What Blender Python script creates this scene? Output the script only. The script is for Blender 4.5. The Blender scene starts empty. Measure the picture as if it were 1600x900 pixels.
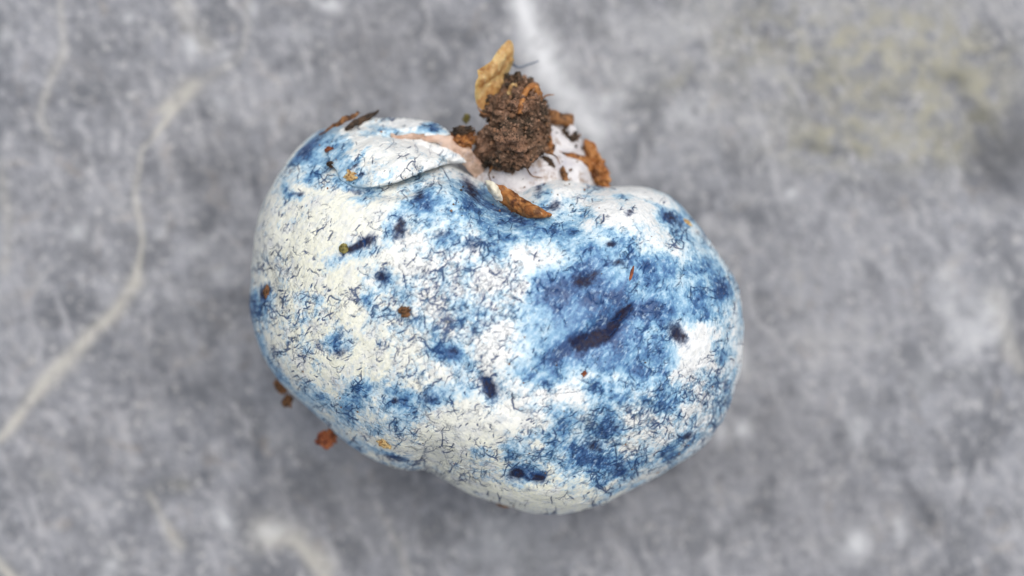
import bpy, bmesh, math, random
import numpy as np
from mathutils import Vector, Matrix

random.seed(7)
RNG = np.random.default_rng(7)
scene = bpy.context.scene
COL = scene.collection
MM = 0.001

# ------------------------------------------------------------------ camera, sky, sun, exposure
ZC = 175.0                 # camera height above the stone, mm
ZF = 23.0                  # focused height
K = 0.05 / (ZC - 24.0)     # mm per photo pixel per mm of distance
cam_d = bpy.data.cameras.new("camera")
cam = bpy.data.objects.new("camera", cam_d)
COL.objects.link(cam)
scene.camera = cam
cam.location = (0, 0, ZC * MM)
cam_d.sensor_width = 36.0
cam_d.lens = 36.0 / (K * 1600.0)
cam_d.clip_start = 0.01
cam_d.clip_end = 20.0
cam_d.dof.use_dof = True
cam_d.dof.focus_distance = (ZC - ZF) * MM
cam_d.dof.aperture_fstop = cam_d.lens / 5.4

SUN_EL, SUN_AZ = math.radians(70), math.radians(35)     # azimuth: clockwise from picture-up
world = bpy.data.worlds.new("World")
scene.world = world
world.use_nodes = True
wn = world.node_tree
bg = wn.nodes["Background"]
sky = wn.nodes.new("ShaderNodeTexSky")
sky.sky_type = 'NISHITA'
sky.sun_disc = False
sky.sun_elevation = SUN_EL
sky.sun_rotation = SUN_AZ
sky.air_density = 1.0
sky.dust_density = 4.0
sky.ozone_density = 1.0
hs = wn.nodes.new("ShaderNodeHueSaturation")            # thin overcast: the blue is washed out
hs.inputs["Saturation"].default_value = 0.40
wn.links.new(sky.outputs[0], hs.inputs["Color"])
wn.links.new(hs.outputs[0], bg.inputs[0])
bg.inputs[1].default_value = 0.15

sun_d = bpy.data.lights.new("sun", 'SUN')
sun_d.energy = 1.5
sun_d.angle = math.radians(60)
sun_d.color = (1.0, 0.96, 0.90)
sun = bpy.data.objects.new("sun", sun_d)
COL.objects.link(sun)
dirv = Vector((math.sin(SUN_AZ) * math.cos(SUN_EL), math.cos(SUN_AZ) * math.cos(SUN_EL), math.sin(SUN_EL)))
sun.rotation_euler = (-dirv).to_track_quat('-Z', 'Y').to_euler()
sun.location = dirv * 1.0

vs = scene.view_settings
vs.view_transform = 'Standard'
vs.look = 'None'
vs.gamma = 1.0
vs.use_curve_mapping = False
vs.exposure = 0.20
scene.cycles.max_bounces = 5
scene.cycles.diffuse_bounces = 3

# ------------------------------------------------------------------ layout helpers
def at(px, py, z):
    s = K * (ZC - z)
    return np.array([(px - 800.0) * s, (450.0 - py) * s, z])

def to_px(v):
    s = K * (ZC - v[:, 2])
    return 800.0 + v[:, 0] / s, 450.0 - v[:, 1] / s

def smooth(a, b, x):
    t = np.clip((x - a) / (b - a), 0, 1)
    return t * t * (3 - 2 * t)

def _hash(ix, iy, iz, seed):
    h = (ix.astype(np.int64) * 374761393 + iy.astype(np.int64) * 668265263 + iz.astype(np.int64) * 1274126177 + seed * 974711) & 0xffffffff
    h = ((h ^ (h >> 13)) * 1274126177) & 0xffffffff
    h = h ^ (h >> 16)
    return (h & 0xffff) / 65535.0

def vnoise(p, scale, seed=0):
    q = p * scale
    i = np.floor(q).astype(np.int64)
    f = q - i
    f = f * f * f * (f * (f * 6 - 15) + 10)
    r = 0
    for dx in (0, 1):
        wx = f[:, 0] if dx else 1 - f[:, 0]
        for dy in (0, 1):
            wy = f[:, 1] if dy else 1 - f[:, 1]
            for dz in (0, 1):
                wz = f[:, 2] if dz else 1 - f[:, 2]
                r = r + wx * wy * wz * _hash(i[:, 0] + dx, i[:, 1] + dy, i[:, 2] + dz, seed)
    return r * 2 - 1

def fbm(p, scale, octaves=4, seed=0, gain=0.5):
    r, a, s = 0, 1.0, 0
    for o in range(octaves):
        r = r + a * vnoise(p, scale * 2.03 ** o, seed + o * 17)
        s += a
        a *= gain
    return r / s

def make_mesh(name, verts, faces, smooth_shade=True, attrs=None):
    verts = np.asarray(verts, dtype=np.float64)
    me = bpy.data.meshes.new(name)
    if isinstance(faces, np.ndarray):
        n = faces.shape[1]
        me.vertices.add(len(verts))
        me.vertices.foreach_set("co", (verts * MM).astype(np.float32).ravel())
        me.loops.add(faces.size)
        me.loops.foreach_set("vertex_index", faces.astype(np.int32).ravel())
        me.polygons.add(len(faces))
        me.polygons.foreach_set("loop_start", np.arange(0, faces.size, n, dtype=np.int32))
        me.update(calc_edges=True)
        me.validate()
    else:
        me.from_pydata([tuple(v) for v in verts * MM], [], faces)
        me.update()
    if smooth_shade:
        me.polygons.foreach_set("use_smooth", np.ones(len(me.polygons), dtype=bool))
    for k, v in (attrs or {}).items():
        a = me.attributes.new(k, 'FLOAT', 'POINT')
        a.data.foreach_set("value", np.asarray(v, dtype=np.float32))
    return me

def link(name, me, mat, parent=None):
    """me was written in world millimetres; the object sits at its parent's place."""
    o = bpy.data.objects.new(name, me)
    COL.objects.link(o)
    if mat:
        me.materials.append(mat)
    if parent is not None:
        o.parent = parent
        if parent.type == 'EMPTY':
            me.transform(Matrix.Translation(-parent.location))
        else:
            me.transform(Matrix.Translation(-parent.location))
    return o

def tag(o, label, cat, group=None):
    o["label"] = label
    o["category"] = cat
    if group:
        o["group"] = group
    return o

def single(name, verts, faces, mat, label, cat, group=None, attrs=None, smooth_shade=True):
    """a thing that is one mesh, its origin at its own middle"""
    verts = np.asarray(verts, float)
    c = verts.mean(0)
    me = make_mesh(name, verts - c, faces, smooth_shade, attrs)
    o = link(name, me, mat)
    o.location = Vector(c * MM)
    return tag(o, label, cat, group)

def empty(name, p, label, cat, group=None):
    o = bpy.data.objects.new(name, None)
    COL.objects.link(o)
    o.location = Vector(np.asarray(p, float) * MM)
    o.empty_display_size = 0.005
    return tag(o, label, cat, group)

# ------------------------------------------------------------------ node helpers
class G:
    def __init__(self, name):
        self.mat = bpy.data.materials.new(name)
        self.mat.use_nodes = True
        self.t = self.mat.node_tree
        self.bsdf = self.t.nodes["Principled BSDF"]
    def put(self, sock, v):
        if v is None:
            return
        if hasattr(v, "is_output") or isinstance(v, bpy.types.NodeSocket):
            self.t.links.new(v, sock)
        elif isinstance(v, (tuple, list)) and len(v) == 3 and sock.type == 'RGBA':
            sock.default_value = (*v, 1)
        else:
            sock.default_value = v
    def n(self, typ, _out=0, _set=None, **ins):
        nd = self.t.nodes.new(typ)
        for k, v in (_set or {}).items():
            setattr(nd, k, v)
        for k, v in ins.items():
            self.put(nd.inputs[k.replace("_", " ")], v)
        return nd.outputs[_out]
    def math(self, op, a, b=None, c=None, clamp=False):
        nd = self.t.nodes.new("ShaderNodeMath")
        nd.operation = op
        nd.use_clamp = clamp
        for i, v in enumerate((a, b, c)):
            if v is not None:
                self.put(nd.inputs[i], v)
        return nd.outputs[0]
    def vec(self, op, a, b=None, scale=None):
        nd = self.t.nodes.new("ShaderNodeVectorMath")
        nd.operation = op
        self.put(nd.inputs[0], a)
        if b is not None:
            self.put(nd.inputs[1], b)
        if scale is not None:
            self.put(nd.inputs["Scale"], scale)
        return nd.outputs[0]
    def step(self, x, a, b):
        nd = self.t.nodes.new("ShaderNodeMapRange")
        nd.interpolation_type = 'SMOOTHSTEP'
        self.put(nd.inputs["Value"], x)
        self.put(nd.inputs["From Min"], a)
        self.put(nd.inputs["From Max"], b)
        return nd.outputs[0]
    def mix(self, f, a, b, blend='MIX'):
        nd = self.t.nodes.new("ShaderNodeMix")
        nd.data_type = 'RGBA'
        nd.blend_type = blend
        nd.clamp_factor = True
        self.put(nd.inputs[0], f)
        self.put(nd.inputs[6], a)
        self.put(nd.inputs[7], b)
        return nd.outputs[2]
    def attr(self, name):
        nd = self.t.nodes.new("ShaderNodeAttribute")
        nd.attribute_name = name
        return nd.outputs["Fac"]
    def coord(self):
        tc = self.t.nodes.new("ShaderNodeTexCoord")
        return self.vec('SCALE', tc.outputs["Object"], scale=1000.0)
    def noise(self, p, scale, detail=4, rough=0.55, out=0, dist=0.0):
        return self.n("ShaderNodeTexNoise", out, Vector=p, Scale=scale, Detail=detail, Roughness=rough, Distortion=dist)
    def bump(self, h, dist_mm, strength=1.0, normal=None):
        return self.n("ShaderNodeBump", 0, Height=h, Distance=dist_mm * MM, Strength=strength, Normal=normal)
    def finish(self, color=None, rough=None, normal=None, **kw):
        self.put(self.bsdf.inputs["Base Color"], color)
        self.put(self.bsdf.inputs["Roughness"], rough)
        self.put(self.bsdf.inputs["Normal"], normal)
        for k, v in kw.items():
            self.put(self.bsdf.inputs[k.replace("_", " ")], v)
        return self.mat

# ------------------------------------------------------------------ materials
def cap_material():
    g = G("bruised_cap_skin")
    P = g.coord()
    blue, dark, line, smudge, cream = g.attr("blue"), g.attr("dark"), g.attr("line"), g.attr("smudge"), g.attr("cream")
    mp = g.t.nodes.new("ShaderNodeMapping")
    mp.vector_type = 'TEXTURE'
    mp.inputs["Rotation"].default_value = (0, 0, math.radians(52))
    mp.inputs["Scale"].default_value = (2.4, 1.0, 1.0)
    g.t.links.new(P, mp.inputs["Vector"])
    S = mp.outputs[0]
    mul = lambda a, b: g.math('MULTIPLY', a, b)
    add = lambda a, b: g.math('ADD', a, b)
    sub = lambda a, b: g.math('SUBTRACT', a, b)
    nA = g.noise(P, 0.85, 3, 0.6)
    nB = g.noise(P, 1.9, 3, 0.6)
    nF = g.noise(P, 3.6, 3, 0.62)
    nM = g.noise(P, 0.5, 4, 0.62)
    sN = g.noise(S, 3.6, 3, 0.6)
    # blue wash; the big stains are smoother than the speckled skin
    calm = sub(1.0, mul(g.step(blue, 0.30, 0.90), 0.42))
    fine = add(mul(sub(nF, 0.5), 0.75), add(mul(sub(sN, 0.5), 0.85), mul(sub(nB, 0.5), 0.75)))
    w = add(g.math('MULTIPLY_ADD', sub(nM, 0.5), 1.15, blue), mul(add(fine, mul(sub(nA, 0.5), 0.6)), calm))
    w = add(w, mul(mul(smudge, 0.86), g.step(nM, 0.32, 0.60)))
    white = g.mix(cream, (0.73, 0.74, 0.735), (0.735, 0.732, 0.585))
    white = g.mix(g.step(nA, 0.42, 0.72), white, (0.61, 0.625, 0.615))
    white = g.mix(mul(g.step(sN, 0.48, 0.68), 0.55), white, (0.47, 0.52, 0.55))
    white = g.mix(mul(g.step(nF, 0.52, 0.34), 0.35), white, (0.79, 0.78, 0.73))
    c = g.mix(g.step(w, 0.04, 0.64), white, (0.46, 0.605, 0.685))
    c = g.mix(g.step(w, 0.42, 0.96), c, (0.185, 0.360, 0.520))
    c = g.mix(g.step(w, 0.76, 1.24), c, (0.052, 0.152, 0.320))
    c = g.mix(g.step(w, 1.06, 1.48), c, (0.020, 0.056, 0.155))
    inside = g.step(w, 0.15, 0.70)
    c = g.mix(mul(mul(g.step(sN, 0.52, 0.68), inside), 0.40), c, (0.045, 0.100, 0.22))
    c = g.mix(mul(mul(g.step(sN, 0.46, 0.30), inside), 0.45), c, (0.50, 0.64, 0.76))
    # dark bruises, and shade painted under the bark flake and fold lip
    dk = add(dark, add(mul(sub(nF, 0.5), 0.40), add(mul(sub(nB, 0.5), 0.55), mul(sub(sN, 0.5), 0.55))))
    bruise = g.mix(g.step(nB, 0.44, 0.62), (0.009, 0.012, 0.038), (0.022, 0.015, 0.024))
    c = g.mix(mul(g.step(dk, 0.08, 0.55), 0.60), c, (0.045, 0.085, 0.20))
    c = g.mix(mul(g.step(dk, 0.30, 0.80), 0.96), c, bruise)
    lC = g.noise(g.vec('ADD', S, g.vec('SCALE', g.noise(P, 1.1, 2, 0.5, 1), scale=1.4)), 1.7, 2, 0.5)
    Q = g.vec('ADD', P, g.vec('SCALE', g.noise(P, 0.9, 3, 0.6, 1), scale=1.5))
    crk = g.attr("crack")
    dA = g.n("ShaderNodeTexVoronoi", 0, {"feature": 'DISTANCE_TO_EDGE'}, Vector=Q, Scale=1.15)
    thA = sub(0.575, mul(crk, 0.12))
    net = mul(sub(1.0, g.step(dA, 0.0, g.math('MULTIPLY_ADD', nF, 0.13, 0.02))), g.step(add(mul(nA, 0.5), mul(nB, 0.5)), thA, add(thA, 0.09)))
    hair = mul(mul(sub(1.0, g.step(g.math('ABSOLUTE', sub(lC, 0.5)), 0.0, 0.045)), g.step(nB, 0.48, 0.60)), g.step(smudge, 0.10, 0.45))
    lk = g.math('MAXIMUM', g.step(add(line, mul(sub(nF, 0.5), 0.30)), 0.14, 0.70), g.math('MAXIMUM', mul(hair, 0.7), mul(net, 0.62)))
    c = g.mix(mul(lk, 0.90), c, g.mix(g.step(nB, 0.50, 0.68), (0.011, 0.040, 0.125), (0.014, 0.024, 0.052)))
    h = add(mul(lk, -0.6), add(mul(sN, 1.0), mul(nF, 0.7)))
    nrm = g.bump(h, 0.10, 0.75)
    spec = sub(0.46, mul(g.math('MAXIMUM', g.step(dk, 0.1, 0.6), lk), 0.34))
    return g.finish(c, g.math('MULTIPLY_ADD', nF, 0.30, 0.27), nrm, Specular_IOR_Level=spec)

def rock_material():
    g = G("grey_slate")
    P = g.coord()
    vein, white, ochre, darkr = g.attr("vein"), g.attr("white"), g.attr("ochre"), g.attr("darkrock")
    n1 = g.noise(P, 0.05, 5, 0.6)
    n2 = g.noise(P, 0.20, 6, 0.60, dist=0.5)
    n3 = g.noise(P, 0.62, 4, 0.62)
    n4 = g.noise(P, 1.35, 4, 0.68)
    c = g.mix(g.step(n2, 0.33, 0.68), (0.108, 0.115, 0.130), (0.240, 0.248, 0.272))
    c = g.mix(g.math('MULTIPLY', g.step(n1, 0.42, 0.62), 0.50), c, (0.262, 0.266, 0.285))
    c = g.mix(g.math('MULTIPLY', g.step(n3, 0.54, 0.70), 0.50), c, (0.32, 0.324, 0.348))
    c = g.mix(g.math('MULTIPLY', g.step(n3, 0.45, 0.30), 0.55), c, (0.090, 0.095, 0.110))
    c = g.mix(g.math('MULTIPLY', g.step(n4, 0.55, 0.68), 0.75), c, (0.43, 0.425, 0.42))
    c = g.mix(g.math('MULTIPLY', g.step(n4, 0.46, 0.30), 0.7), c, (0.070, 0.075, 0.088))
    sm = g.t.nodes.new("ShaderNodeMapping")
    sm.vector_type = 'TEXTURE'
    sm.inputs["Rotation"].default_value = (0, 0, math.radians(112))
    sm.inputs["Scale"].default_value = (5.0, 1.0, 1.0)
    g.t.links.new(g.vec('ADD', P, g.vec('SCALE', g.noise(P, 0.15, 2, 0.5, 1), scale=4.0)), sm.inputs["Vector"])
    scr = g.noise(sm.outputs[0], 0.9, 4, 0.6)
    c = g.mix(g.math('MULTIPLY', g.step(scr, 0.54, 0.68), 0.60), c, (0.36, 0.36, 0.375))
    c = g.mix(g.math('MULTIPLY', g.step(scr, 0.44, 0.30), 0.40), c, (0.085, 0.090, 0.102))
    # warm and rusty freckles
    wv = g.noise(P, 0.4, 4, 0.6, dist=1.0)
    c = g.mix(g.math('MULTIPLY', g.step(wv, 0.56, 0.75), 0.35), c, (0.25, 0.215, 0.18))
    # thin hair veins of calcite
    wp = g.vec('ADD', P, g.vec('SCALE', g.noise(P, 0.12, 4, 0.6, 1), scale=9.0))
    hv = g.n("ShaderNodeTexVoronoi", 0, {"feature": 'DISTANCE_TO_EDGE'}, Vector=wp, Scale=0.085)
    hl = g.math('MULTIPLY', g.math('SUBTRACT', 1.0, g.step(hv, 0.004, 0.05)), g.step(n2, 0.48, 0.60))
    c = g.mix(g.math('MULTIPLY', hl, 0.22), c, (0.36, 0.355, 0.34))
    c = g.mix(g.math('MULTIPLY', ochre, g.step(n3, 0.30, 0.70)), c, (0.275, 0.262, 0.180))
    c = g.mix(g.math('MULTIPLY', darkr, 0.8), c, (0.07, 0.072, 0.08))
    vf = g.math('MULTIPLY', vein, g.step(n3, 0.10, 0.52))
    c = g.mix(g.math('MULTIPLY', vf, 0.85), c, (0.46, 0.44, 0.385))
    c = g.mix(g.math('MULTIPLY', white, g.step(n3, 0.15, 0.55)), c, (0.56, 0.57, 0.585))
    h = g.math('ADD', g.math('MULTIPLY', n4, 0.7), n3)
    return g.finish(c, g.math('MULTIPLY_ADD', n3, 0.3, 0.42), g.bump(h, 0.25, 0.8), Specular_IOR_Level=0.4)

def brown_material(name, a, b, d, scale=2.2, rough=0.7, bump=0.08, trans=0.0, speck=None):
    g = G(name)
    P = g.coord()
    n1 = g.noise(P, scale, 5, 0.65)
    n2 = g.noise(P, scale * 2.2, 4, 0.6)
    n0 = g.noise(P, scale * 0.6, 3, 0.6)
    c = g.mix(g.step(n1, 0.34, 0.66), a, b)
    c = g.mix(g.math('MULTIPLY', g.step(n0, 0.54, 0.36), 0.75), c, d)
    c = g.mix(g.math('MULTIPLY', g.step(n2, 0.48, 0.32), 0.6), c, d)
    if speck:
        c = g.mix(g.math('MULTIPLY', g.step(n2, 0.56, 0.74), 0.7), c, speck)
    m = g.finish(c, rough, g.bump(g.math('ADD', n1, g.math('MULTIPLY', n2, 0.6)), bump, 0.9), Specular_IOR_Level=0.3)
    if trans:
        g.put(g.bsdf.inputs["Subsurface Weight"], trans)
        g.put(g.bsdf.inputs["Subsurface Radius"], (1.0, 0.6, 0.25))
        g.put(g.bsdf.inputs["Subsurface Scale"], 0.0006)
    return m

def soil_material():
    g = G("forest_soil")
    P = g.coord()
    tone = g.attr("tone")
    n1 = g.noise(P, 0.55, 4, 0.6)
    n2 = g.noise(P, 3.0, 5, 0.7)
    n3 = g.noise(P, 7.0, 3, 0.6)
    c = g.mix(g.step(n1, 0.40, 0.60), (0.055, 0.040, 0.028), (0.24, 0.135, 0.085))
    c = g.mix(g.step(n2, 0.50, 0.68), c, (0.40, 0.255, 0.175))
    c = g.mix(g.math('MULTIPLY', g.step(n3, 0.50, 0.36), 0.8), c, (0.012, 0.010, 0.008))
    c = g.mix(g.math('MULTIPLY', g.step(tone, 0.55, 0.95), 0.75), c, (0.34, 0.185, 0.105))
    c = g.mix(g.math('MULTIPLY', g.step(tone, 0.40, 0.05), 0.75), c, (0.022, 0.022, 0.016))
    return g.finish(c, 0.85, g.bump(g.math('ADD', n2, n3), 0.14, 1.0), Specular_IOR_Level=0.2)

def flesh_material(name, a, b, pit=(0.5, 0.47, 0.55)):
    g = G(name)
    P = g.coord()
    n1 = g.noise(P, 0.5, 4, 0.6)
    n2 = g.noise(P, 2.5, 4, 0.6)
    c = g.mix(g.step(n1, 0.36, 0.64), a, b)
    c = g.mix(g.math('MULTIPLY', g.step(n2, 0.56, 0.72), 0.5), c, pit)
    n3 = g.noise(P, 0.9, 5, 0.7)
    c = g.mix(g.math('MULTIPLY', g.step(n3, 0.50, 0.66), 0.75), c, (0.24, 0.155, 0.10))
    c = g.mix(g.math('MULTIPLY', g.step(n1, 0.58, 0.70), 0.45), c, (0.22, 0.27, 0.42))
    return g.finish(c, 0.55, g.bump(g.math('ADD', n2, n3), 0.14, 0.9), Subsurface_Weight=0.15, Subsurface_Radius=(1, .8, .7), Subsurface_Scale=0.0006)

M_CAP = cap_material()
M_ROCK = rock_material()
M_SOIL = soil_material()
M_STEM = flesh_material("pale_lilac_flesh", (0.64, 0.625, 0.63), (0.48, 0.46, 0.48), (0.36, 0.37, 0.46))
M_TORN = flesh_material("pinkish_torn_flesh", (0.46, 0.29, 0.21), (0.58, 0.43, 0.34), (0.48, 0.33, 0.25))
M_AMBER = brown_material("amber_leaf", (0.42, 0.245, 0.090), (0.52, 0.36, 0.165), (0.24, 0.105, 0.03), 0.9, 0.5, 0.06, trans=0.35, speck=(0.76, 0.62, 0.36))
M_BARK = brown_material("orange_bark", (0.25, 0.085, 0.020), (0.38, 0.17, 0.052), (0.050, 0.018, 0.010), 1.3, 0.6, 0.12, speck=(0.55, 0.34, 0.17))
M_BROWN = brown_material("brown_bark", (0.17, 0.075, 0.030), (0.30, 0.14, 0.050), (0.028, 0.014, 0.010), 1.3, 0.7, 0.14, speck=(0.34, 0.20, 0.10))
M_RUST = brown_material("rusty_crumb", (0.23, 0.058, 0.020), (0.30, 0.105, 0.040), (0.06, 0.015, 0.010), 1.8, 0.7, 0.1)
M_OLIVE = brown_material("olive_crumb", (0.17, 0.155, 0.040), (0.26, 0.22, 0.07), (0.06, 0.05, 0.018), 2.0, 0.7, 0.08)
M_TAN = brown_material("tan_crumb", (0.46, 0.30, 0.12), (0.60, 0.45, 0.22), (0.22, 0.10, 0.03), 2.0, 0.7, 0.1)
M_DARK = brown_material("dark_humus", (0.040, 0.028, 0.020), (0.085, 0.050, 0.028), (0.012, 0.009, 0.008), 2.0, 0.8, 0.12)
M_UMBER = brown_material("umber_crumb", (0.13, 0.065, 0.025), (0.20, 0.095, 0.045), (0.020, 0.012, 0.008), 2.4, 0.75, 0.12)
M_FIBRE = brown_material("slate_blue_fibre", (0.08, 0.11, 0.15), (0.12, 0.15, 0.20), (0.04, 0.05, 0.08), 2.0, 0.5, 0.02)

# ------------------------------------------------------------------ the stone the fungus lies on
def seg_dist(x, y, pts):
    d = np.full(x.shape, 1e9)
    for (x0, y0), (x1, y1) in zip(pts[:-1], pts[1:]):
        dx, dy = x1 - x0, y1 - y0
        t = np.clip(((x - x0) * dx + (y - y0) * dy) / (dx * dx + dy * dy), 0, 1)
        d = np.minimum(d, np.hypot(x - x0 - t * dx, y - y0 - t * dy))
    return d

def gauss(x, y, lst, soft=0.9):
    r = np.zeros_like(x)
    for (cx, cy, rx, ry, ang, amp) in lst:
        a = math.radians(ang)
        u = (x - cx) * math.cos(a) - (y - cy) * math.sin(a)      # ang counter-clockwise as seen
        v = (x - cx) * math.sin(a) + (y - cy) * math.cos(a)
        q = (u / rx) ** 2 + (v / ry) ** 2
        m = q < 9
        r[m] += amp * np.exp(-soft * q[m])
    return r

def build_rock():
    def axis(half, step, far):
        core = np.arange(-half, half + step / 2, step)
        ext = half + np.cumsum(np.geomspace(step * 1.5, far / 7, 34))
        ext = half + (ext - half) * (far - half) / (ext[-1] - half)
        return np.concatenate([-ext[::-1], core, ext])
    xs, ys = axis(52, 0.26, 400), axis(32, 0.26, 400)
    X, Y = np.meshgrid(xs, ys)
    v = np.stack([X.ravel(), Y.ravel(), np.zeros(X.size)], 1)
    s0 = K * ZC
    px, py = 800 + v[:, 0] / s0, 450 - v[:, 1] / s0
    wx = fbm(v, 0.10, 4, 3) * 34
    wy = fbm(v + 50, 0.10, 4, 5) * 34
    qx, qy = px + wx, py + wy
    z = fbm(v, 0.035, 3, 11) * 1.1 + fbm(v, 0.16, 4, 21) * 0.45 + fbm(v, 0.8, 3, 31) * 0.13
    # cleavage steps running across the slab
    st = fbm(v * np.array([1, 1.0, 1]), 0.05, 3, 41)
    z += 0.25 * smooth(0.06, 0.18, st) + 0.2 * smooth(-0.30, -0.16, st)
    r2 = np.hypot(v[:, 0] + 2, v[:, 1] + 3)
    z *= 0.25 + 0.75 * smooth(4, 16, r2)                          # flat under the cap
    # upper right falls away, broken edge at far right
    edge = seg_dist(qx, qy, [(1500, 150), (1540, 250), (1570, 310), (1610, 340)])
    z -= 1.1 * np.exp(-(edge / 24) ** 2)
    z -= 2.2 * smooth(1000, 1900, px - (py - 450) * 0.6)
    crack = seg_dist(qx, qy, [(1395, 690), (1420, 760), (1470, 810), (1510, 880)])
    z -= 0.3 * np.exp(-(crack / 9) ** 2)
    z -= 0.6 * smooth(1590, 1604, px + 0.25 * (py - 450)) * smooth(420, 520, py)
    v[:, 2] = z
    vein = np.zeros(len(v))
    def add(pts, w, amp):
        nonlocal vein
        ww = w * (0.75 + 0.5 * vnoise(v, 0.25, 77))
        vein = np.maximum(vein, amp * np.exp(-(seg_dist(px + wx * .45, py + wy * .45, pts) / ww) ** 2))
    add([(-60, 740), (20, 660), (75, 595), (130, 540), (190, 470), (212, 430)], 12, 0.8)
    add([(212, 430), (218, 370), (208, 300), (222, 230), (262, 180), (302, 145)], 7, 0.85)
    add([(255, 172), (310, 135)], 12, 0.75)
    add([(302, 145), (370, 100), (385, 70), (395, -20)], 10, 0.25)
    add([(95, -10), (104, 70), (75, 130), (62, 180), (80, 220)], 6, 0.4)
    add([(270, -20), (298, 40), (330, 75)], 14, 0.3)
    add([(420, 840), (470, 850), (510, 890), (520, 930)], 24, 0.75)
    add([(240, 770), (275, 830), (290, 850)], 10, 0.5)
    add([(-20, 870), (30, 910)], 14, 0.8)
    add([(1560, 470), (1578, 540), (1600, 580)], 18, 0.4)
    add([(1165, 545), (1175, 585)], 10, 0.30)
    add([(580, 780), (620, 850), (640, 900)], 6, 0.35)
    add([(10, 250), (15, 340), (5, 420)], 9, 0.3)
    white = gauss(qx * .35 + px * .65, qy * .35 + py * .65, [
        (822, 5, 18, 50, 12, .85), (842, 80, 26, 50, 20, .8), (890, 150, 26, 55, 35, .65), (925, 205, 22, 26, 30, .5),
        (965, 150, 26, 14, 30, .5), (1000, 110, 40, 20, 0, .25),
        (508, 6, 22, 10, -20, .75), (305, 78, 11, 17, 20, .7), (122, 358, 12, 12, 0, .7), (205, 27, 9, 9, 0, .5),
        (8, 57, 9, 10, 0, .55), (357, 88, 10, 8, 0, .45), (400, 20, 8, 12, 0, .4), (178, 880, 15, 20, 0, .6), (355, 815, 12, 22, 25, .55),
        (425, 835, 26, 14, 10, .45), (1165, 565, 10, 22, 0, .45), (1130, 668, 9, 20, 0, .5), (1166, 668, 13, 14, 0, .6),
        (1340, 850, 24, 22, 0, .6), (1348, 670, 18, 26, 0, .35), (1240, 300, 10, 10, 0, .5), (1490, 500, 26, 80, 10, .28),
        (1545, 500, 30, 60, -20, .38), (1410, 830, 12, 20, 20, .4), (1445, 600, 16, 30, 0, .25), (1075, 170, 30, 25, 0, .35),
        (790, 850, 60, 40, 0, .26), (700, 720, 20, 20, 0, .25), (245, 360, 8, 12, 0, .35), (1050, 40, 60, 30, 0, .15),
        (340, 420, 14, 12, 0, .3), (310, 380, 20, 10, 30, .25), (470, 60, 14, 10, 0, .2), (345, 165, 14, 16, 0, .3)])
    ochre = np.clip(gauss(qx, qy, [(1350, 80, 70, 55, 0, .7), (1500, 180, 70, 60, 20, .8), (1300, 205, 70, 30, 10, .7), (1390, 215, 60, 24, -10, .6), (1320, 80, 280, 140, -10, .34),
        (1520, 110, 70, 60, 0, .45), (1440, 50, 60, 40, 0, .35), (1180, 60, 60, 40, 0, .22), (1070, 120, 30, 16, 0, .28),
        (290, 750, 20, 12, 0, .3), (70, 730, 16, 12, 0, .28), (440, 690, 30, 14, 0, .18)]), 0, 0.75)
    darkr = np.clip(gauss(qx, qy, [(560, 800, 150, 90, -20, .35), (1130, 720, 180, 120, 0, .48), (1330, 840, 160, 80, 0, .30), (1250, 480, 120, 90, 0, .2), (300, 560, 120, 90, 30, .25), (1180, 330, 110, 90, 0, .18), (620, 60, 110, 80, 0, .28), (320, 250, 60, 120, 20, .22), (120, 700, 90, 60, 0, .22), (1330, 700, 80, 60, 0, .2), (900, 860, 110, 50, 0, .22), (1590, 240, 45, 60, 0, .8), (1550, 270, 14, 50, 20, .4), (1480, 820, 12, 40, 35, .45), (1590, 560, 14, 60, 0, .3), (540, 60, 60, 50, 0, .25),
        (270, 530, 60, 50, 0, .2), (470, 790, 60, 25, 0, .3), (1260, 640, 60, 40, 0, .2), (300, 250, 80, 60, 0, .12)]), 0, 1)
    ny, nx = X.shape
    idx = np.arange(X.size).reshape(ny, nx)
    f = np.stack([idx[:-1, :-1], idx[:-1, 1:], idx[1:, 1:], idx[1:, :-1]], -1).reshape(-1, 4)
    me = make_mesh("rock_surface", v, f, True, {"vein": np.clip(vein, 0, 1), "white": np.clip(white, 0, 1), "ochre": ochre, "darkrock": darkr})
    o = link("rock_surface", me, M_ROCK)
    o["kind"] = "structure"
    return o
build_rock()

# ------------------------------------------------------------------ the fungus
ZEQ, HT, HB = 13.0, 14.2, 12.9
OUT = [(392, 430), (400, 350), (421, 295), (456, 239), (503, 201), (560, 195), (620, 203), (680, 225), (712, 250), (732, 268), (765, 287), (806, 296),
       (842, 287), (880, 286), (930, 294), (968, 292), (1005, 293), (1042, 305), (1080, 338), (1113, 382), (1143, 435), (1157, 490), (1158, 545),
       (1146, 600), (1126, 648), (1094, 692), (1052, 722), (1012, 745), (972, 767), (930, 788), (882, 799), (832, 797), (782, 782), (740, 769),
       (700, 755), (664, 742), (628, 737), (590, 722), (545, 693), (500, 655), (452, 610), (416, 565), (396, 515), (388, 470)]
CPX = (772, 515)

def closed_curve(pts, per=24):
    p = np.array(pts, float)
    n = len(p)
    out = []
    for i in range(n):
        p0, p1, p2, p3 = p[i - 1], p[i], p[(i + 1) % n], p[(i + 2) % n]
        for t in np.linspace(0, 1, per, endpoint=False):
            out.append(0.5 * ((2 * p1) + (-p0 + p2) * t + (2 * p0 - 5 * p1 + 4 * p2 - p3) * t * t + (-p0 + 3 * p1 - 3 * p2 + p3) * t ** 3))
    return np.array(out)

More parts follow.
